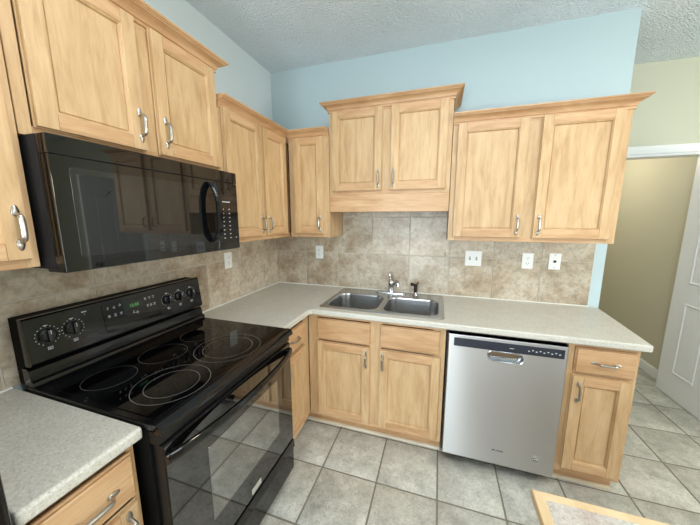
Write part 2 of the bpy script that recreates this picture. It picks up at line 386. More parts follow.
# baseboards: in the closet (seen through the doorway) and along the hall wall
bp = [(0, 0), (0.014, 0), (0.014, 0.07), (0.008, 0.085), (0.004, 0.092), (0, 0.092)]
b = B(); sweep(b, [(o, z) for o, z in bp], [(3.52, -3.1), (3.52, -YH-TW)]); struct(obj('baseboard_closet', b, M['white']))
b = B(); sweep(b, [(o, z) for o, z in bp], [(DX1+0.07, -YH), (XR, -YH)]); struct(obj('baseboard_hall', b, M['white']))
# doorway casing
b = B(); cp = [(0, 0), (0.068, 0), (0.068, 0.016), (0.055, 0.018), (0.045, 0.013), (0.012, 0.011), (0.004, 0.006)]
cw = 0.068
L0 = []
for (x, z, sx, sz) in ((DX0, 0, -1, 0), (DX0, DH, -1, 1), (DX1, DH, 1, 1), (DX1, 0, 1, 0)):
    L0.append([V(x+sx*a, -YH+dd, z+sz*a) for a, dd in cp])
loft(b, L0, True, True, True); tc_ = struct(obj('trim_1', b, M['white']))
b = B(); bx(b, DX0, DX0+0.015, -YH-TW, -YH, 0, DH); bx(b, DX1-0.015, DX1, -YH-TW, -YH, 0, DH); bx(b, DX0+0.015, DX1-0.015, -YH-TW, -YH, DH-0.015, DH)
struct(obj('trim_2', b, M['white']))

# backsplash tiles and grout
def add_splash(parent, name, mat, regions, u_origin, left=False):
    b = B(); g = B()
    for (u0, u1, z0, z1) in regions:
        bx(g, u0, u1, 0.0005, 0.006, z0, z1)
        def mk(a, b1, c, d): bx(b, a, b1, 0.003, 0.0095, c, d, 0.0018, 2)
        tiles2d(b, u0, u1, z0, z1, u_origin, 0.914, BT, 0.006, mk)
    rot = (0, 0, PI/2) if left else (0, 0, 0)
    for nm, q, mt in ((name, b, mat), (name.replace('tiles', 'grout'), g, M['grout_back'])):
        bmesh.ops.transform(q, matrix=Matrix.Rotation(rot[2], 4, 'Z'), verts=q.verts)
        struct(obj(nm, q, mt, parent))
CT = 0.9145
add_splash(wb, 'backsplash_tiles', M['tile_back'], [(0.010, 0.66, CT, 1.3765), (0.66, 1.512, CT, 1.69), (1.512, 2.475, CT, 1.3765)], 2.475)
add_splash(wl, 'backsplash_tiles', M['tile_left'], [(-2.35, -0.0005, CT, 1.3765)], -0.245, True)
one('caulk_line', M['caulk'], wb, (0.012, 2.477, 0.0096, 0.017, CT, 0.921))
b = B(); bx(b, -1.0, -0.017, 0.0096, 0.017, CT, 0.921); bx(b, -2.03, -1.78, 0.0096, 0.017, CT, 0.921); bmesh.ops.transform(b, matrix=Matrix.Rotation(PI/2, 4, 'Z'), verts=b.verts)
obj('caulk_line', b, M['caulk'], wl)
for o in (wb, wl):
    for c in o.children: c['kind'] = 'structure'

# the white panel door, swung open against the hall
def door_leaf():
    W, Z1, TH = 0.81, 2.03, 0.035
    # local: w along the leaf from the hinge, d = face side
    b = B(); bx(b, 0, W, -TH, 0, 0.008, Z1, 0.002)
    pan = []
    for (a0, a1, rising) in ((0.142, 0.349, 1), (0.461, 0.668, -1)):
        pan.append([(a0, 0.22), (a1, 0.22), (a1, 0.835), (a0, 0.835)])
        top = []
        K = 12
        for i in range(K+1):
            t = i/K; x = a1-(a1-a0)*t
            s = (1-t) if rising > 0 else t     # 1 at the middle stile
            zz = 1.80 + 0.11*(0.5-0.5*math.cos(PI*min(1, max(0, (s-0.05)/0.8))))
            top.append((x, zz))
        pan.append([(a0, 1.0), (a1, 1.0)] + top)
    for P in pan:
        lp = []
        for off, dd in ((0, 0.0004), (0.004, 0.006), (0.012, 0.007), (0.02, 0.001), (0.034, 0.0008), (0.05, 0.005)):
            lp.append([V(q[0], dd, q[1]) for q in offset_poly(P, off)])
        loft(b, lp, True, False, True)
    return b
dr = door_leaf()
door = struct(obj('door_1', dr, M['door_white']))
door.location = (3.412, 0.765, 0); door.rotation_euler = (0, 0, -PI/2)
b = B(); lathe(b, V(0.74, 0.0, 0.95), [(0.03, 0), (0.03, 0.006), (0.012, 0.01), (0.011, 0.03), (0.027, 0.042), (0.03, 0.055), (0.02, 0.068), (0.002, 0.07)], axis='y')
o = obj('door_knob', b, M['nickel'], door)
for hz in (0.25, 1.02, 1.8):
    b = B(); tube(b, [V(-0.004, -0.017, hz-0.045), V(-0.004, -0.017, hz+0.045)], 0.006, 10); obj('hinge', b, M['nickel'], door)

# ------------------------------------------------------------------ cabinets
WV, WH = M['wood_v'], M['wood_h']
def pull(name, parent, wc, d, zc, horizontal=False, L=0.125):
    """arched bar on two leaf-shaped feet"""
    b = B(); n = 18; pts = []; rs = []
    for i in range(n+1):
        t = i/n; s = -L*0.33+L*0.66*t
        e = min(t, 1-t)
        out = 0.003 + 0.021*min(1, e/0.10)**0.7 + 0.003*math.sin(PI*t)
        pts.append((s, out)); rs.append(0.0040 + 0.0030*min(1, e/0.18))
    mk = (lambda s, o_: V(wc+s, d+o_, zc)) if horizontal else (lambda s, o_: V(wc, d+o_, zc+s))
    tube(b, [mk(*p) for p in pts], rs, 10)
    for sg in (-1, 1):
        cc = sg*L*0.385; loops = []
        for h, k in ((0, 1.0), (0.0025, 0.98), (0.0045, 0.7), (0.0055, 0.25)):
            lp = []
            for q in range(16):
                a = 2*PI*q/16; u = cc + L*0.13*k*math.cos(a); v = 0.0085*k*math.sin(a)*(1-0.25*math.cos(a)*sg)
                lp.append(V(wc+u, d+h, zc+v) if horizontal else V(wc+v, d+h, zc+u))
            loops.append(lp)
        loft(b, loops, True, True, True)
    return obj(name, b, M['nickel'], parent)
def shaker(parent, w0, w1, z0, z1, d, name='door', fr=0.049, pull_at=None):
    b = B(); t = 0.02; d += 0.0028
    bx(b, w0, w1, d, d+0.0058, z0, z1, 0.0015, 1)                       # back lip
    e = 0.004
    a0, a1, c0, c1 = w0+e, w1-e, z0+e, z1-e
    for (p, q) in ((a0, a0+fr), (a1-fr, a1)): bx(b, p, q, d+0.0056, d+t, c0, c1, 0.0016, 2, 0)
    for (p, q) in ((c0, c0+fr), (c1-fr, c1)): bx(b, a0+fr+0.0003, a1-fr-0.0003, d+0.0056, d+t-0.0003, p, q, 0.0016, 2, 1)
    P = [(a0+fr, c0+fr), (a1-fr, c0+fr), (a1-fr, c1-fr), (a0+fr, c1-fr)]
    lp = [[V(q[0], d+dd, q[1]) for q in offset_poly(P, off)] for off, dd in ((-0.002, 0.0190), (0.0, 0.0190), (0.0015, 0.0150), (0.0045, 0.0150), (0.0070, 0.0095), (0.0080, 0.0050), (0.0105, 0.0050), (0.0120, 0.0095))]
    loft(b, lp, True, False, True, 0)
    o = obj(name, b, [WV, WH], parent)
    if pull_at: pull('handle', o, pull_at[0], d+t, pull_at[1], False)
    return o
def slab(parent, w0, w1, z0, z1, d, name='drawer', pull_at=None):
    d += 0.0028
    b = B(); bx(b, w0, w1, d, d+0.010, z0, z1, 0.0015, 1, 0); bx(b, w0+0.005, w1-0.005, d+0.011, d+0.020, z0+0.005, z1-0.005, 0.004, 3, 0)
    o = obj(name, b, WH, parent)
    if pull_at: pull('handle', o, pull_at[0], d+0.020, pull_at[1], True)
    return o
def frame(parent, w0, w1, z0, z1, d0, d1, ups, stile=0.045, rail_t=0.04, rail_b=0.03, mids=(), rails=()):
    """face frame of stiles and rails in one mesh"""
    b = B()
    bx(b, w0, w0+stile, d0, d1, z0, z1, 0.001, 1, 0); bx(b, w1-stile, w1, d0, d1, z0, z1, 0.001, 1, 0)
    for m in mids: bx(b, m[0], m[1], d0, d1-0.0002, z0+rail_b, z1-rail_t, 0.001, 1, 0)
    bx(b, w0+stile, w1-stile, d0, d1-0.0002, z0, z0+rail_b, 0.001, 1, 1); bx(b, w0+stile, w1-stile, d0, d1-0.0002, z1-rail_t, z1, 0.001, 1, 1)
    for r in rails: bx(b, w0+stile, w1-stile, d0, d1-0.0004, r[0], r[1], 0.001, 1, 1)
    return obj('face_frame', b, [WV, WH], parent)
CROWN = [(0, 0), (0.007, 0), (0.007, 0.008), (0.004, 0.010), (0.004, 0.013), (0.010, 0.016), (0.013, 0.026), (0.022, 0.037), (0.036, 0.043), (0.041, 0.044), (0.041, 0.048), (0.047, 0.049), (0.047, 0.052), (0.053, 0.054), (0.053, 0.061), (0, 0.061)]
def crown(parent, path, z):
    b = B(); sweep(b, [(o, z+h) for o, h in CROWN], path); return obj('crown_moulding', b, WH, parent)
def upper(label, loc, rz, w, z0, z1, doors, mids, path, cz, bottom_rail=0.03, stile=0.045, group='upper wall cabinets', rail_t=0.04):
    t = thing('wall_cabinet', label, 'cabinet', (loc[0], loc[1], z0), rz, group)
    k = -z0
    one('carcass', WV, t, (0.001, w-0.001, 0.011, 0.285, 0.0, z1+k))
    frame(t, 0.001, w-0.001, 0, z1+k, 0.286, 0.305, None, stile, rail_t, bottom_rail, mids)
    for (a, b_, c, d, pl) in doors:
        shaker(t, a, b_, c+k, d+k, 0.3055, pull_at=(pl[0], pl[1]+k) if pl else None)
    if path: crown(t, path, cz+k)
    return t
TOP = 2.134
# right pair on the back wall
o_ = 1.5115
upper('long wooden wall cabinet with two doors right of the sink above the switch plates', (o_, 0, 0), 0, 0.914, 1.3775, TOP,
      [(0.028, 0.428, 1.402, 2.112, (0.402, 1.485)), (0.489, 0.880, 1.402, 2.112, (0.518, 1.485))], [(0.40, 0.52)],
      [(0.915, 0.0105), (0.915, 0.305), (0.001, 0.305)][::-1], 2.106)
# sink cabinet, higher, with a valance
t = upper('short raised wooden wall cabinet with valance centred over the sink', (0.661, 0, 0), 0, 0.849, 1.695, 2.29,
      [(0.027, 0.398, 1.716, 2.268, (0.374, 1.80)), (0.453, 0.822, 1.716, 2.268, (0.478, 1.80))], [(0.38, 0.47)],
      [(0.0, 0.0105), (0.0, 0.305), (0.849, 0.305), (0.849, 0.0105)], 2.266)
one('valance', WH, t, (0.001, 0.848, 0.286, 0.3045, 1.571-1.695, -0.0005), bev=0.001)
# narrow corner cabinet on the back wall
t = upper('narrow single-door wooden wall cabinet in the corner left of the sink cabinet', (0.3255, 0, 0), 0, 0.334, 1.3775, TOP,
      [(0.048, 0.293, 1.405, 2.118, (0.262, 1.485))], [], [(0.0, 0.305), (0.333, 0.305)], 2.106, stile=0.05)
# left wall, double door up to the corner
upper('double-door wooden wall cabinet on the left wall between microwave and corner', (0, -1.0035, 0), PI/2, 1.0025-0.011+0.0, 1.3775, TOP,
      [(0.020, 0.352, 1.405, 2.118, (0.322, 1.485)), (0.372, 0.655, 1.405, 2.118, (0.402, 1.485))], [(0.33, 0.39)],
      [(0.001, 0.305), (0.6985, 0.305)], 2.106, stile=0.035)
# above the microwave
upper('wooden wall cabinet with two doors mounted above the black microwave', (0, -1.776, 0), PI/2, 0.771, 1.7605, 2.29,
      [(0.032, 0.360, 1.785, 2.272, (0.338, 1.88)), (0.416, 0.752, 1.785, 2.272, (0.446, 1.88))], [(0.34, 0.44)],
      [(0.001, 0.305), (0.771, 0.305), (0.771, 0.0105)], 2.266, stile=0.03)
# far left cabinet
upper('wooden wall cabinet at the left picture edge, left of the microwave', (0, -2.385, 0), PI/2, 0.608, 1.3775, 2.29,
      [(0.02, 0.588, 1.402, 2.272, (0.564, 1.495))], [], [(0.001, 0.305), (0.607, 0.305)], 2.266, stile=0.03)

def base(label, loc, rz, w, fronts, mids=(), stileL=0.04, left_end=False, right_end=False, toe=True, rails=((0.70-0.012, 0.72),), wood_bottom=0.10, hollow=False, shoe=(0, 0)):
    t = thing('base_cabinet', label, 'cabinet', (loc[0], loc[1], 0), rz, 'base cabinets')
    b = B()
    if hollow:
        bx(b, 0.001, 0.018, 0.011, 0.589, 0.10, 0.875); bx(b, w-0.018, w-0.001, 0.011, 0.589, 0.10, 0.875)
        bx(b, 0.018, w-0.018, 0.011, 0.589, 0.10, 0.118); bx(b, 0.018, w-0.018, 0.011, 0.02, 0.118, 0.875)
        obj('carcass', b, WV, t)
    else:
        bx(b, 0.001, w-0.001, 0.011, 0.589, 0.10, 0.875); obj('carcass', b, WV, t)
    frame(t, 0.001, w-0.001, 0.10, 0.875, 0.590, 0.61, None, stileL, 0.022, 0.03, mids, rails)
    one('toe_kick', WH, t, (0.001+shoe[0], w-0.001, 0.40, 0.548, 0.001, 0.0995))
    b = B(); sweep(b, [(0, 0.001), (0.014, 0.001), (0.013, 0.008), (0.008, 0.014), (0, 0.017)], [(0.001+shoe[0], 0.549), (w-0.001-shoe[1], 0.549)]); obj('shoe_moulding', b, plain_shoe, t)
    for f in fronts:
        if f[0] == 'door': shaker(t, *f[1:5], 0.6105, pull_at=f[5])
        else: slab(t, *f[1:5], 0.6105, name=f[0], pull_at=f[5])
    return t
plain_shoe = wood('pale_shoe_wood', False, srgb(232, 222, 200), srgb(214, 200, 172))
# sink base
base('wooden double-door base cabinet under the sink with two false drawer fronts', (0.6125, 0, 0), 0, 0.915,
     [('false_drawer_front', 0.072, 0.450, 0.702, 0.85, None), ('false_drawer_front', 0.512, 0.882, 0.702, 0.85, None),
      ('door', 0.072, 0.450, 0.123, 0.686, (0.424, 0.60)), ('door', 0.509, 0.892, 0.123, 0.686, (0.535, 0.60))],
     mids=[(0.44, 0.525)], stileL=0.074, hollow=True, shoe=(-0.063, 0))
# end base
base('narrow wooden base cabinet with one drawer at the right end beside the dishwasher', (2.146, 0, 0), 0, 0.307,
     [('drawer', 0.030, 0.290, 0.716, 0.856, (0.162, 0.783)), ('door', 0.026, 0.288, 0.131, 0.700, (0.058, 0.605))], stileL=0.03)
# left of the corner
base('wooden base cabinet between the black range and the inside corner', (0, -1.0, 0), PI/2, 0.388,
     [('drawer', 0.02, 0.305, 0.70, 0.846, (0.155, 0.775)), ('door', 0.02, 0.300, 0.123, 0.685, (0.052, 0.60))], stileL=0.08)
# near left
base('wooden base cabinet in the near left foreground below the short countertop', (0, -2.035, 0), PI/2, 0.254,
     [('drawer', 0.018, 0.237, 0.705, 0.845, (0.128, 0.768)), ('door', 0.018, 0.237, 0.123, 0.688, (0.205, 0.615))], stileL=0.02)

# ------------------------------------------------------------------ worktops
def worktop(name, label, outer, hole, z0=0.876, z1=0.914):
    b = B()
    loops = [outer] + ([hole] if hole else [])
    for z in (z0, z1): fillholes(b, loops, lambda p: Vector((p[0], p[1], z)))
    for lp in loops:
        loft(b, [[Vector((p[0], p[1], z0)) for p in lp], [Vector((p[0], p[1], z1)) for p in lp]])
    o = obj(name, b, M['laminate'])
    md = o.modifiers.new('bevel', 'BEVEL'); md.width = 0.010; md.segments = 4; md.limit_method = 'ANGLE'; md.angle_limit = 0.9; md.harden_normals = True
    o.modifiers.remove(o.modifiers['weighted_normal'])
    return tag(o, label, 'countertop')
CD = 0.648; g = 0.0105
arc = [(CD+0.02-0.02*math.cos(a), -(CD+0.02-0.02*math.sin(a))) for a in (PI/2*i/4 for i in range(5))]
outer = [(g, -g), (g, -1.001), (CD, -1.001)] + arc + [(2.477, -CD), (2.535, -g)]
hole = rrect(0.695, 1.500, -0.575, -0.085, 0.05)
worktop('countertop', 'L-shaped speckled beige laminate countertop holding the sink', outer, hole)
worktop('countertop', 'short speckled laminate countertop left of the range in the foreground', [(g, -1.7725), (g, -2.033), (CD+0.001, -2.033), (CD+0.001, -1.7725)], None)

# ------------------------------------------------------------------ sink
def sink():
    t = thing('kitchen_sink', 'stainless steel double-bowl drop-in sink set in the countertop', 'sink', (1.097, -0.32, 0.915))
    X0, X1, Y0, Y1 = -0.418, 0.418, -0.268, 0.272
    b = B()
    o0 = rrect(X0, X1, Y0, Y1, 0.03); o1 = rrect(X0+0.006, X1-0.006, Y0+0.006, Y1-0.006, 0.026)
    h1 = rrect(-0.385, -0.016, -0.232, 0.130, 0.075); h2 = rrect(0.016, 0.385, -0.232, 0.130, 0.075)
    loft(b, [[Vector((*p, 0.0)) for p in o0], [Vector((*p, 0.005)) for p in o1]])
    o2 = rrect(X0+0.014, X1-0.014, Y0+0.014, Y1-0.014, 0.02)
    loft(b, [[Vector((*p, 0.005)) for p in o1], [Vector((*p, 0.003)) for p in o2]])
    fillholes(b, [o2, h1, h2], lambda p: Vector((p[0], p[1], 0.003)))
    obj('rim', b, M['sink_steel'], t)
    for sx, (a0, a1) in ((-1, (-0.385, -0.016)), (1, (0.016, 0.385))):
        b = B(); lp = []
        for ins, z, r in ((0, 0.003, 0.075), (0.004, 0.0, 0.073), (0.007, -0.01, 0.07), (0.016, -0.12, 0.065), (0.022, -0.145, 0.06), (0.038, -0.163, 0.05), (0.07, -0.17, 0.03), (0.15, -0.173, 0.02)):
            lp.append([Vector((*p, z)) for p in rrect(a0+ins, a1-ins, -0.232+ins, 0.130-ins, r)])
        loft(b, lp, True, False, True)
        ba = obj('basin', b, M['sink_steel'], t, recalc=True)
        b = B(); lathe(b, ((a0+a1)/2, -0.05, -0.1728), [(0.045, 0), (0.045, 0.003), (0.036, 0.004), (0.030, 0.001), (0.012, 0.001), (0.01, 0.006), (0.002, 0.007)])
        obj('drain', b, M['chrome'], ba)
sink()
# faucet
t = thing('kitchen_faucet', 'chrome single-lever faucet at the back of the sink', 'faucet', (1.102, -0.085, 0.9185))
b = B(); lp = []
for z, k in ((0, 1), (0.004, 1), (0.009, 0.93), (0.012, 0.75)):
    lp.append([Vector((p[0]*k, p[1]*k, z)) for p in rrect(-0.125, 0.125, -0.028, 0.028, 0.027)])
loft(b, lp, True, True, True); obj('base_plate', b, M['chrome'], t)
b = B(); lathe(b, (0, 0, 0.011), [(0.028, 0), (0.025, 0.012), (0.022, 0.05), (0.024, 0.075), (0.022, 0.09), (0.012, 0.102), (0.002, 0.105)]); obj('body', b, M['chrome'], t)
b = B(); tube(b, [Vector((0, -0.005, 0.05)), Vector((0.02, -0.04, 0.078)), Vector((0.045, -0.09, 0.11)), Vector((0.062, -0.125, 0.128)), Vector((0.07, -0.142, 0.128)), Vector((0.073, -0.15, 0.118))], [0.015, 0.014, 0.0125, 0.012, 0.0125, 0.012], 14); sp = obj('spout', b, M['chrome'], t)
b = B(); cyl(b, (0.073, -0.151, 0.121), (0.1, -0.15, -1), 0.014, 0.014, 0.025, 16); obj('aerator', b, M['chrome'], sp)
b = B(); tube(b, [Vector((0, 0, 0.108)), Vector((-0.008, 0.008, 0.125)), Vector((-0.014, 0.015, 0.143)), Vector((-0.016, 0.018, 0.152)), Vector((-0.018, 0.02, 0.158))], [0.007, 0.006, 0.009, 0.0115, 0.006], 14); obj('lever', b, M['chrome'], t)
# sprayer
t = thing('side_sprayer', 'black side sprayer on the sink deck right of the faucet', 'sprayer', (1.300, -0.088, 0.9185))
b = B(); lathe(b, (0, 0, 0), [(0.024, 0), (0.022, 0.006), (0.016, 0.016), (0.015, 0.022)]); obj('collar', b, M['chrome'], t)
b = B(); lathe(b, (0, 0, 0.020), [(0.012, 0), (0.015, 0.02), (0.014, 0.05), (0.012, 0.062), (0.004, 0.066)], 16)
tube(b, [Vector((0.006, 0, 0.07)), Vector((-0.008, -0.012, 0.083)), Vector((-0.022, -0.025, 0.09)), Vector((-0.032, -0.032, 0.092))], [0.012, 0.011, 0.012, 0.015], 14); obj('spray_head', b, M['black_matte'], t)
b = B(); tube(b, [Vector((0.006, 0.002, 0.078)), Vector((0.016, 0.012, 0.096)), Vector((0.02, 0.008, 0.104))], [0.008, 0.006, 0.005], 10, flat=0.6); obj('trigger', b, M['black_matte'], t)

# ------------------------------------------------------------------ dishwasher
t = thing('dishwasher', 'stainless steel dishwasher between the sink cabinet and the end cabinet', 'dishwasher', (1.531, 0, 0))
one('tub', M['black_matte'], t, (0.003, 0.609, 0.02, 0.60, 0.10, 0.868))
one('toe_panel', M['black_matte'], t, (0.012, 0.60, 0.40, 0.55, 0.002, 0.099))
one('side_trim', M['dark_side'], t, (0.002, 0.009, 0.601, 0.626, 0.075, 0.862))
# door skin with a pocket below the control strip
W0, W1, Z0, Z1 = 0.0095, 0.606, 0.068, 0.855
b = B()
pk = rrect(0.222, 0.405, 0.724, 0.783, 0.028, 5)
fillholes(b, [[(W0+0.004, Z0+0.004), (W1-0.004, Z0+0.004), (W1-0.004, Z1-0.006), (W0+0.004, Z1-0.006)], pk], lambda p: V(p[0], 0.646, p[1]))
fr4 = [(W0, Z0), (W1, Z0), (W1, Z1), (W0, Z1)]
def rr(i, d): return [V(W0+i, d, Z0+i), V(W1-i, d, Z0+i), V(W1-i, d, Z1-i*1.5), V(W0+i, d, Z1-i*1.5)]
loft(b, [rr(0, 0.602), rr(0, 0.642), rr(0.004, 0.646)], True, True, False)
d_ = obj('door', b, M['dw_steel'], t)
b = B(); loft(b, [[V(p[0], 0.6459, p[1]) for p in pk], [V(p[0]*0.985+0.0047, 0.636, p[1]*0.985+0.0113) for p in pk], [V(p[0]*0.95+0.0157, 0.620, p[1]*0.95+0.03767) for p in pk]], True, False, True)
obj('handle_pocket', b, M['sink_steel'], d_)
b = B(); tube(b, [V(p[0], 0.6465, p[1]) for p in pk+[pk[0]]], 0.0028, 8, False); obj('pocket_rim', b, M['chrome'], d_)
b = B(); bx(b, 0.040, 0.590, 0.6462, 0.6485, 0.787, 0.838, 0.001, 1); cp_ = obj('control_strip', b, M['navy'], d_)
b = B()
for i in range(9): bx(b, 0.42+i*0.018, 0.428+i*0.018, 0.6486, 0.6489, 0.806 + 0.006*(i % 2), 0.812 + 0.006*(i % 2))
bx(b, 0.33, 0.352, 0.6486, 0.6489, 0.81, 0.813); obj('button_marks', b, M['mark'], cp_)
for a_ in (0.055, 0.45):
    b = B(); bx(b, a_, a_+0.035, 0.60, 0.612, 0.8685, 0.8745); obj('mounting_bracket', b, M['chrome'], t)
b = B()
for i, wd in enumerate((0.006, 0.004, 0.003, 0.003, 0.005, 0.003, 0.006, 0.004, 0.004)):
    bx(b, 0.288+i*0.0068, 0.288+i*0.0068+wd, 0.6461, 0.6466, 0.158, 0.1655)
obj('nameplate', b, M['navy'], d_)
b = B(); lathe(b, V(0.511, 0.6461, 0.162), [(0.021, 0), (0.021, 0.0015), (0.018, 0.002), (0.002, 0.002)], 28, 'y'); bg = obj('round_badge', b, M['badge'], d_)
b = B(); tube(b, [V(0.511+0.0165*math.cos(a), 0.6484, 0.162+0.0165*math.sin(a)) for a in [i*PI/12 for i in range(25)]], 0.0012, 6)
tube(b, [V(0.511+0.009*math.cos(a)+0.001, 0.6484, 0.162+0.007*math.sin(a)) for a in [i*PI/12 for i in range(3, 22)]], 0.0015, 6)
bx(b, 0.503, 0.521, 0.6482, 0.649, 0.152, 0.1545); obj('badge_print', b, M['navy'], bg)

# ------------------------------------------------------------------ range (left wall frame: w = along the wall to the corner, d = out)
RW = 0.7645
t = thing('electric_range', 'black freestanding electric range with glass cooktop', 'stove', (0, -1.7680, 0), PI/2)
RG = t
one('body', M['flat_black'], t, (0.002, RW-0.002, 0.03, 0.655, 0.04, 0.897))
b = B()
for ww in (0.05, RW-0.05):
    for dd in (0.08, 0.6):
        b = B(); cyl(b, V(ww, dd, 0.001), (0, 0, 1), 0.018, 0.018, 0.0388, 12); obj('levelling_foot', b, M['black_matte'], t)
b = B(); bx(b, 0.0, RW, 0.075, 0.680, 0.898, 0.921, 0.004, 3); ck = obj('cooktop', b, M['black'], t)
b = B(); loft(b, [[V(w_, d, z) for d, z in ((0.6805, 0.898), (0.6805, 0.922), (0.690, 0.921), (0.703, 0.915), (0.711, 0.905), (0.713, 0.893), (0.700, 0.893))] for w_ in (0.0, RW)], True, True, True); obj('front_rim', b, M['black'], ck)
one('cooktop_glass', M['ceramic'], ck, (0.022, RW-0.022, 0.125, 0.665, 0.9212, 0.9235), bev=0.001)
def ring(cx, cy, r, a0=0, a1=2*PI, n=72):
    b = B(); L = []
    for s in (-0.0008, 0.0008):
        L.append([V(cy + 1.7680 + (r+s)*math.cos(a0+(a1-a0)*i/n), cx + (r+s)*math.sin(a0+(a1-a0)*i/n), 0.9237) for i in range(n+1)])
    loft(b, L, False); return b
for (cx, cy, r, a0, a1) in ((0.545, -1.588, 0.126, 0, 2*PI), (0.548, -1.590, 0.088, 0, 2*PI), (0.534, -1.290, 0.143, 0, 2*PI), (0.534, -1.290, 0.107, 0, 2*PI), (0.303, -1.429, 0.092, 0, 2*PI), (0.288, -1.634, 0.083, 0, 2*PI), (0.290, -1.224, 0.083, 0, 2*PI)):
    obj('burner_ring', ring(cx, cy, r, a0, a1), M['ring_bright' if cx > 0.4 else 'ring'], ck)
b = B()
for (dx, dy) in ((-0.02, 0), (0.02, 0), (0, 0.02), (0, -0.02)): cyl(b, V(0.44+dy, 0.44+dx, 0.9236), (0, 0, 1), 0.003, 0.003, 0.0003, 8)
obj('indicator_marks', b, M['ring'], ck)
# backguard
def prism(b, prof, w0, w1):
    loft(b, [[V(w0, d, z) for d, z in prof], [V(w1, d, z) for d, z in prof]], True, True, True)
b = B(); prism(b, [(0.012, 0.922), (0.012, 1.172), (0.085, 1.172), (0.085, 1.01), (0.055, 1.0), (0.055, 0.922)], 0.010, RW-0.026); bgd = obj('backguard', b, M['flat_black'], t)
b = B(); prism(b, [(0.080, 1.176), (0.097, 1.176), (0.103, 1.171), (0.122, 1.016), (0.117, 1.006), (0.10, 1.001), (0.080, 1.001)], 0.004, RW-0.024); pnl = obj('control_panel', b, M['black'], t)
b = B(); prism(b, [(0.056, 0.9235), (0.056, 0.99), (0.082, 0.99), (0.090, 0.982), (0.096, 0.945), (0.108, 0.940), (0.112, 0.932), (0.112, 0.9235)], 0.004, RW-0.004); obj('rear_riser', b, M['black'], t)
def pd(z): return 0.103+(1.171-z)*0.019/0.155       # depth of the panel face at height z
tilt = math.atan2(0.019, 0.155)
def knob(wc, zc, r):
    d0 = pd(zc)+0.0004; kz = -tilt
    b = B(); lathe(b, (0, 0, 0), [(r*1.0, 0), (r*0.98, 0.008), (r*0.72, 0.012), (r*0.70, 0.014)], 28, 'y')
    bx(b, -0.0075, 0.0075, 0.012, 0.027, -r*0.85, r*0.85, 0.003, 2)
    k = obj('knob', b, M['black_matte'], pnl, loc=V(wc, d0, zc)); k.rotation_euler = (-tilt, 0, 0)
    b = B()
    for i in range(15):
        a = math.radians(-150+i*300/14)
        bx(b, (r+0.009)*math.sin(a)-0.0013, (r+0.009)*math.sin(a)+0.0013, 0.0001, 0.0004, (r+0.009)*math.cos(a)-0.0013, (r+0.009)*math.cos(a)+0.0013)
    bx(b, -0.006, 0.006, 0.0001, 0.0004, r+0.011, r+0.014)
    bx(b, -0.007, 0.007, 0.0001, 0.0004, -r-0.019, -r-0.0175); bx(b, -0.007, 0.007, 0.0001, 0.0004, -r-0.028, -r-0.0265)
    bx(b, -0.007, -0.0055, 0.0001, 0.0004, -r-0.028, -r-0.0175); bx(b, 0.0055, 0.007, 0.0001, 0.0004, -r-0.028, -r-0.0175); bx(b, -0.003, 0.001, 0.0001, 0.0004, -r-0.025, -r-0.021)
    q = obj('dial_marks', b, M['mark'], pnl, loc=V(wc, d0, zc)); q.rotation_euler = (-tilt, 0, 0)
    tk = one('pointer', M['mark'], k, (-0.0012, 0.0012, 0.0271, 0.0274, r*0.2, r*0.8))
for wc in (0.060, 0.135): knob(wc, 1.100, 0.025)
for wc in (0.531, 0.600, 0.673): knob(wc, 1.100, 0.022)
def face_box(b, w0, w1, z0, z1, h0, h1):
    loft(b, [[V(w0, pd(z0)+h0, z0), V(w1, pd(z0)+h0, z0), V(w1, pd(z1)+h0, z1), V(w0, pd(z1)+h0, z1)], [V(w0, pd(z0)+h1, z0), V(w1, pd(z0)+h1, z0), V(w1, pd(z1)+h1, z1), V(w0, pd(z1)+h1, z1)]], True, True, True)
b = B(); face_box(b, 0.240, 0.483, 1.036, 1.154, 0.0003, 0.0022); dp = obj('display_panel', b, M['ceramic'], pnl)
b = B(); face_box(b, 0.333, 0.399, 1.108, 1.138, 0.0023, 0.003); obj('display_window', b, plain('display_dark_green', srgb(10, 30, 14), 0.1), pnl)
tx = text('display_digits', '12:35', 0.019, M['green'], pnl, V(0.366, pd(1.123)+0.0036, 1.122), (PI/2-tilt, 0, 0))
b = B(); random.seed(3)
for (w0, zz) in [(0.285, 1.135), (0.309, 1.135), (0.333, 1.137), (0.285, 1.10), (0.309, 1.10), (0.333, 1.10), (0.445, 1.135), (0.465, 1.135), (0.485, 1.135), (0.452, 1.10), (0.468, 1.10), (0.486, 1.10), (0.385, 1.09), (0.40, 1.083)]:
    w0 -= 0.025; zz -= 0.004
    for k in range(3):
        e = random.uniform(0.001, 0.006); face_box(b, w0-e, w0+e, zz+k*0.0045, zz+k*0.0045+0.002, 0.0023, 0.0026)
obj('button_marks', b, M['mark'], dp)
b = B(); face_box(b, 0.170, 0.187, 1.148, 1.152, 0.0003, 0.0006); face_box(b, 0.177, 0.180, 1.138, 1.141, 0.0003, 0.0006); obj('lamp_mark', b, M['mark'], pnl)
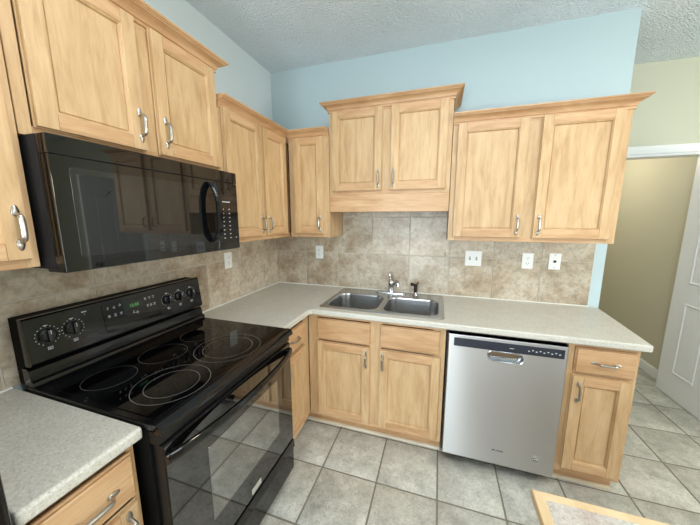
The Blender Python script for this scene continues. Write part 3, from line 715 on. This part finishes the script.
# vent strip, oven door, handle, drawer
one('door_vent_strip', M['black_matte'], t, (0.004, RW-0.004, 0.656, 0.690, 0.852, 0.892))
b = B(); bx(b, 0.010, RW-0.010, 0.657, 0.6965, 0.258, 0.846, 0.003, 2); od = obj('oven_door', b, M['black_matte'], t)
b = B(); bx(b, 0.013, RW-0.013, 0.6968, 0.7002, 0.261, 0.843, 0.0015, 2); obj('door_glass', b, M['black_glass'], od)
b = B(); loft(b, [[V(p[0], 0.7003, p[1]) for p in rrect(0.165, 0.615, 0.395, 0.705, 0.006, 2)], [V(p[0], 0.7012, p[1]) for p in rrect(0.166, 0.614, 0.396, 0.704, 0.006, 2)]], True, True, True)
wn_ = obj('oven_window', b, M['window_glass'], od)
b = B()
tube(b, [V(p[0], 0.7013, p[1]) for p in (lambda q: q+[q[0]])(rrect(0.166, 0.614, 0.396, 0.704, 0.01, 3))], 0.0012, 6, False)
obj('window_outline', b, M['ring'], od)
b = B(); bx(b, 0.378, 0.445, 0.7003, 0.702, 0.272, 0.300, 0.0005, 1); bd = obj('badge', b, M['badge'], od)
# bowed handle
b = B(); n = 28; lp = []
for i in range(n+1):
    t_ = i/n; ww = 0.012+(RW-0.024)*t_; bow = 0.052*(1-(2*t_-1)**2)**0.8 if 0 < t_ < 1 else 0
    d0 = 0.702+bow; zc = 0.800+0.006*(1-(2*t_-1)**2); hh = 0.017
    sec = [(-0.010, -hh*0.5), (-0.004, -hh), (0.006, -hh), (0.012, -hh*0.4), (0.012, hh*0.4), (0.006, hh), (-0.004, hh), (-0.010, hh*0.5)]
    lp.append([V(ww, d0+a, zc+c) for a, c in sec])
loft(b, lp, True, True, True)
hd = obj('handle', b, M['black'], od)
for ww in (0.03, RW-0.03):
    b = B(); bx(b, ww-0.015, ww+0.015, 0.699, 0.715, 0.785, 0.815, 0.003, 2); obj('handle_mount', b, M['black'], od)
b = B(); prism(b, [(0.657, 0.045), (0.657, 0.248), (0.700, 0.248), (0.704, 0.240), (0.706, 0.20), (0.698, 0.185), (0.696, 0.06), (0.690, 0.045)], 0.010, RW-0.010); dw = obj('storage_drawer', b, M['black'], t)

# ------------------------------------------------------------------ microwave
MW = 0.7665
t = thing('microwave', 'black over-the-range microwave oven under the wall cabinet', 'microwave', (0, -1.7700, 1.357), PI/2)
one('body', M['dark_body'], t, (0.001, MW-0.001, 0.012, 0.36, 0.012, 0.401))
b = B(); bx(b, 0.002, 0.612, 0.361, 0.402, 0.004, 0.346, 0.0025, 2); md_ = obj('door', b, M['mw_black'], t)
b = B(); bx(b, 0.613, MW-0.002, 0.361, 0.402, 0.004, 0.346, 0.004, 3); cp2 = obj('control_panel', b, M['mw_black'], t)
b = B(); bx(b, 0.002, MW-0.002, 0.361, 0.402, 0.347, 0.402, 0.0025, 2); obj('top_vent_strip', b, M['mw_black'], t)
one('bottom_lip', M['black_matte'], t, (0.01, MW-0.01, 0.30, 0.385, 0.001, 0.0115))
b = B(); loft(b, [[V(p[0], 0.4022, p[1]) for p in rrect(0.045, 0.520, 0.045, 0.315, 0.01, 3)], [V(p[0], 0.403, p[1]) for p in rrect(0.046, 0.519, 0.046, 0.314, 0.01, 3)]], True, True, True)
obj('window', b, M['mw_glass'], md_)
b = B(); n = 24; lp = []
for i in range(n+1):
    t_ = i/n; z = 0.05+0.285*t_; s = 2*t_-1
    bow = 0.046*max(0, 1-abs(s)**3.2); ww = 0.575
    hw = 0.017
    sec = [(-hw, 0.000), (-hw, 0.010), (-hw*0.6, 0.016), (hw*0.6, 0.016), (hw, 0.010), (hw, 0.0)]
    lp.append([V(ww+a, 0.4025+bow+c, z) for a, c in sec])
loft(b, lp, True, True, True)
obj('handle', b, M['black'], md_)
b = B()
for r_ in range(9):
    for c_ in range(2 if r_ != 8 else 3):
        ww = 0.655+c_*0.042; zz = 0.232-r_*0.021
        if r_ == 0: bx(b, 0.648, 0.705, 0.4022, 0.4026, 0.246, 0.251); continue
        bx(b, ww-0.004, ww+0.004, 0.4022, 0.4026, zz-0.002, zz+0.0025)
for zz in (0.272, 0.279): bx(b, 0.66, 0.68, 0.4022, 0.4026, zz, zz+0.002)
obj('keypad_marks', b, M['mark'], cp2)
b = B(); bx(b, 0.645, 0.735, 0.4021, 0.4028, 0.262, 0.295); obj('display_window', b, M['mw_glass'], cp2)

# ------------------------------------------------------------------ wall plates
def plate(label, cat, loc, rz, kind, name='wall_outlet'):
    t = thing(name, label, cat, loc, rz)
    hw = 0.058 if kind == 'switch' else 0.036
    b = B(); lp = []
    for ins, d in ((0, 0.0098), (0, 0.0125), (0.002, 0.0145), (0.004, 0.0152)):
        lp.append([V(p[0], d, p[1]) for p in rrect(-hw+ins, hw-ins, -0.058+ins, 0.058-ins, 0.005, 3)])
    loft(b, lp, True, True, True); obj('cover_plate', b, M['plastic_white'], t)
    if kind == 'switch':
        for s in (-0.023, 0.023):
            o = one('toggle_slot', M['slot'], t, (s-0.005, s+0.005, 0.0153, 0.0157, -0.012, 0.012))
            b = B(); bx(b, s-0.0035, s+0.0035, 0.0158, 0.026, -0.001, 0.008, 0.001, 1); obj('toggle', b, M['plastic_white'], t)
    elif kind == 'outlet':
        for s in (-0.0195, 0.0195):
            b = B(); loft(b, [[V(p[0], d, p[1]) for p in rrect(-0.0165, 0.0165, s-0.0145, s+0.0145, 0.008, 4)] for d in (0.0153, 0.0168)], True, True, True)
            f = obj('receptacle_face', b, M['plastic_white'], t)
            one('slots', M['slot'], f, (-0.0075, -0.0055, 0.0169, 0.0172, s-0.001, s+0.008), (0.0055, 0.0075, 0.0169, 0.0172, s-0.001, s+0.008), (-0.002, 0.002, 0.0169, 0.0172, s-0.0095, s-0.006))
    else:
        b = B(); lathe(b, V(0, 0.0153, 0), [(0.009, 0), (0.009, 0.003), (0.005, 0.004), (0.005, 0.009), (0.001, 0.009)], 14, 'y'); obj('coax_jack', b, M['slot'], t)
        for s in (-0.045, 0.045):
            b = B(); lathe(b, V(0, 0.0153, s), [(0.003, 0), (0.0025, 0.001), (0.0005, 0.0014)], 10, 'y'); obj('screw', b, M['slot'], t)
plate('white double toggle switch plate on the backsplash right of the sink', 'light switch', (1.715, 0, 1.222), 0, 'switch', 'light_switch')
plate('white duplex outlet on the back wall between switch plate and jack plate', 'outlet', (2.078, 0, 1.219), 0, 'outlet')
plate('white wall plate with a single round jack, rightmost on the backsplash', 'wall plate', (2.246, 0, 1.223), 0, 'jack', 'jack_plate')
plate('white duplex outlet in the corner below the narrow wall cabinet', 'outlet', (0.437, 0, 1.222), 0, 'outlet')
plate('white duplex outlet on the left wall just right of the microwave', 'outlet', (0, -0.666, 1.222), PI/2, 'outlet')

# ------------------------------------------------------------------ refrigerator at the left edge
t = thing('refrigerator', 'black refrigerator side panel just visible beside the near countertop', 'refrigerator', (0, -2.90, 0), PI/2)
one('body', M['dark_side'], t, (0.0, 0.858, 0.03, 0.61, 0.03, 1.33), bev=0.004)
b = B(); bx(b, 0.003, 0.855, 0.612, 0.675, 0.06, 0.90, 0.01, 3); obj('door', b, M['black'], t)
b = B(); bx(b, 0.003, 0.855, 0.612, 0.675, 0.905, 1.325, 0.01, 3); obj('freezer_door', b, M['black'], t)

# ------------------------------------------------------------------ kitchen island, lower right
t = thing('kitchen_island', 'kitchen island corner with wood-edged pale top in the lower right foreground', 'island', (1.685, -2.25, 0))
IW, IY = 1.0, 0.607       # w extent, y extent (towards the back wall)
def ib(b, x0, x1, y0, y1, z0, z1, bev=0, seg=2): bx(b, x0, x1, -y1, -y0, z0, z1, bev, seg)
b = B(); ib(b, 0.05, IW-0.05, 0.05, IY-0.05, 0.09, 0.868); obj('cabinet_body', b, WV, t)
b = B(); ib(b, 0.09, IW-0.09, 0.09, IY-0.09, 0.001, 0.089); obj('plinth', b, WH, t)
b = B(); ib(b, 0.022, IW-0.022, 0.022, IY-0.022, 0.87, 0.9145); obj('top', b, laminate('island_laminate', 0.85), t)
# moulded wood edging
ep = [(0.008, 0.866), (0.014, 0.866), (0.016, 0.873), (0.021, 0.875), (0.022, 0.886), (0.027, 0.888), (0.0285, 0.896), (0.030, 0.899), (0.030, 0.910), (0.028, 0.9135), (0.024, 0.915), (0.008, 0.915)]
path = [(0.030, -0.030), (0.030, -(IY-0.030)), (IW-0.030, -(IY-0.030)), (IW-0.030, -0.030), (0.030, -0.030)]
b = B()
for k, (p, q) in enumerate(zip(path, path[1:])):
    pass
loops = []
P4 = [(0.030, 0.030, -1, -1), (0.030, IY-0.030, -1, 1), (IW-0.030, IY-0.030, 1, 1), (IW-0.030, 0.030, 1, -1)]
for (x, y, sx, sy) in P4+[P4[0]]: loops.append([Vector((x+sx*o, y+sy*o, z)) for o, z in ep])
loft(b, loops, True, False, False); obj('wood_edging', b, plain_edge if False else wood('edge_wood', False, srgb(208, 184, 146), srgb(172, 134, 90)), t)
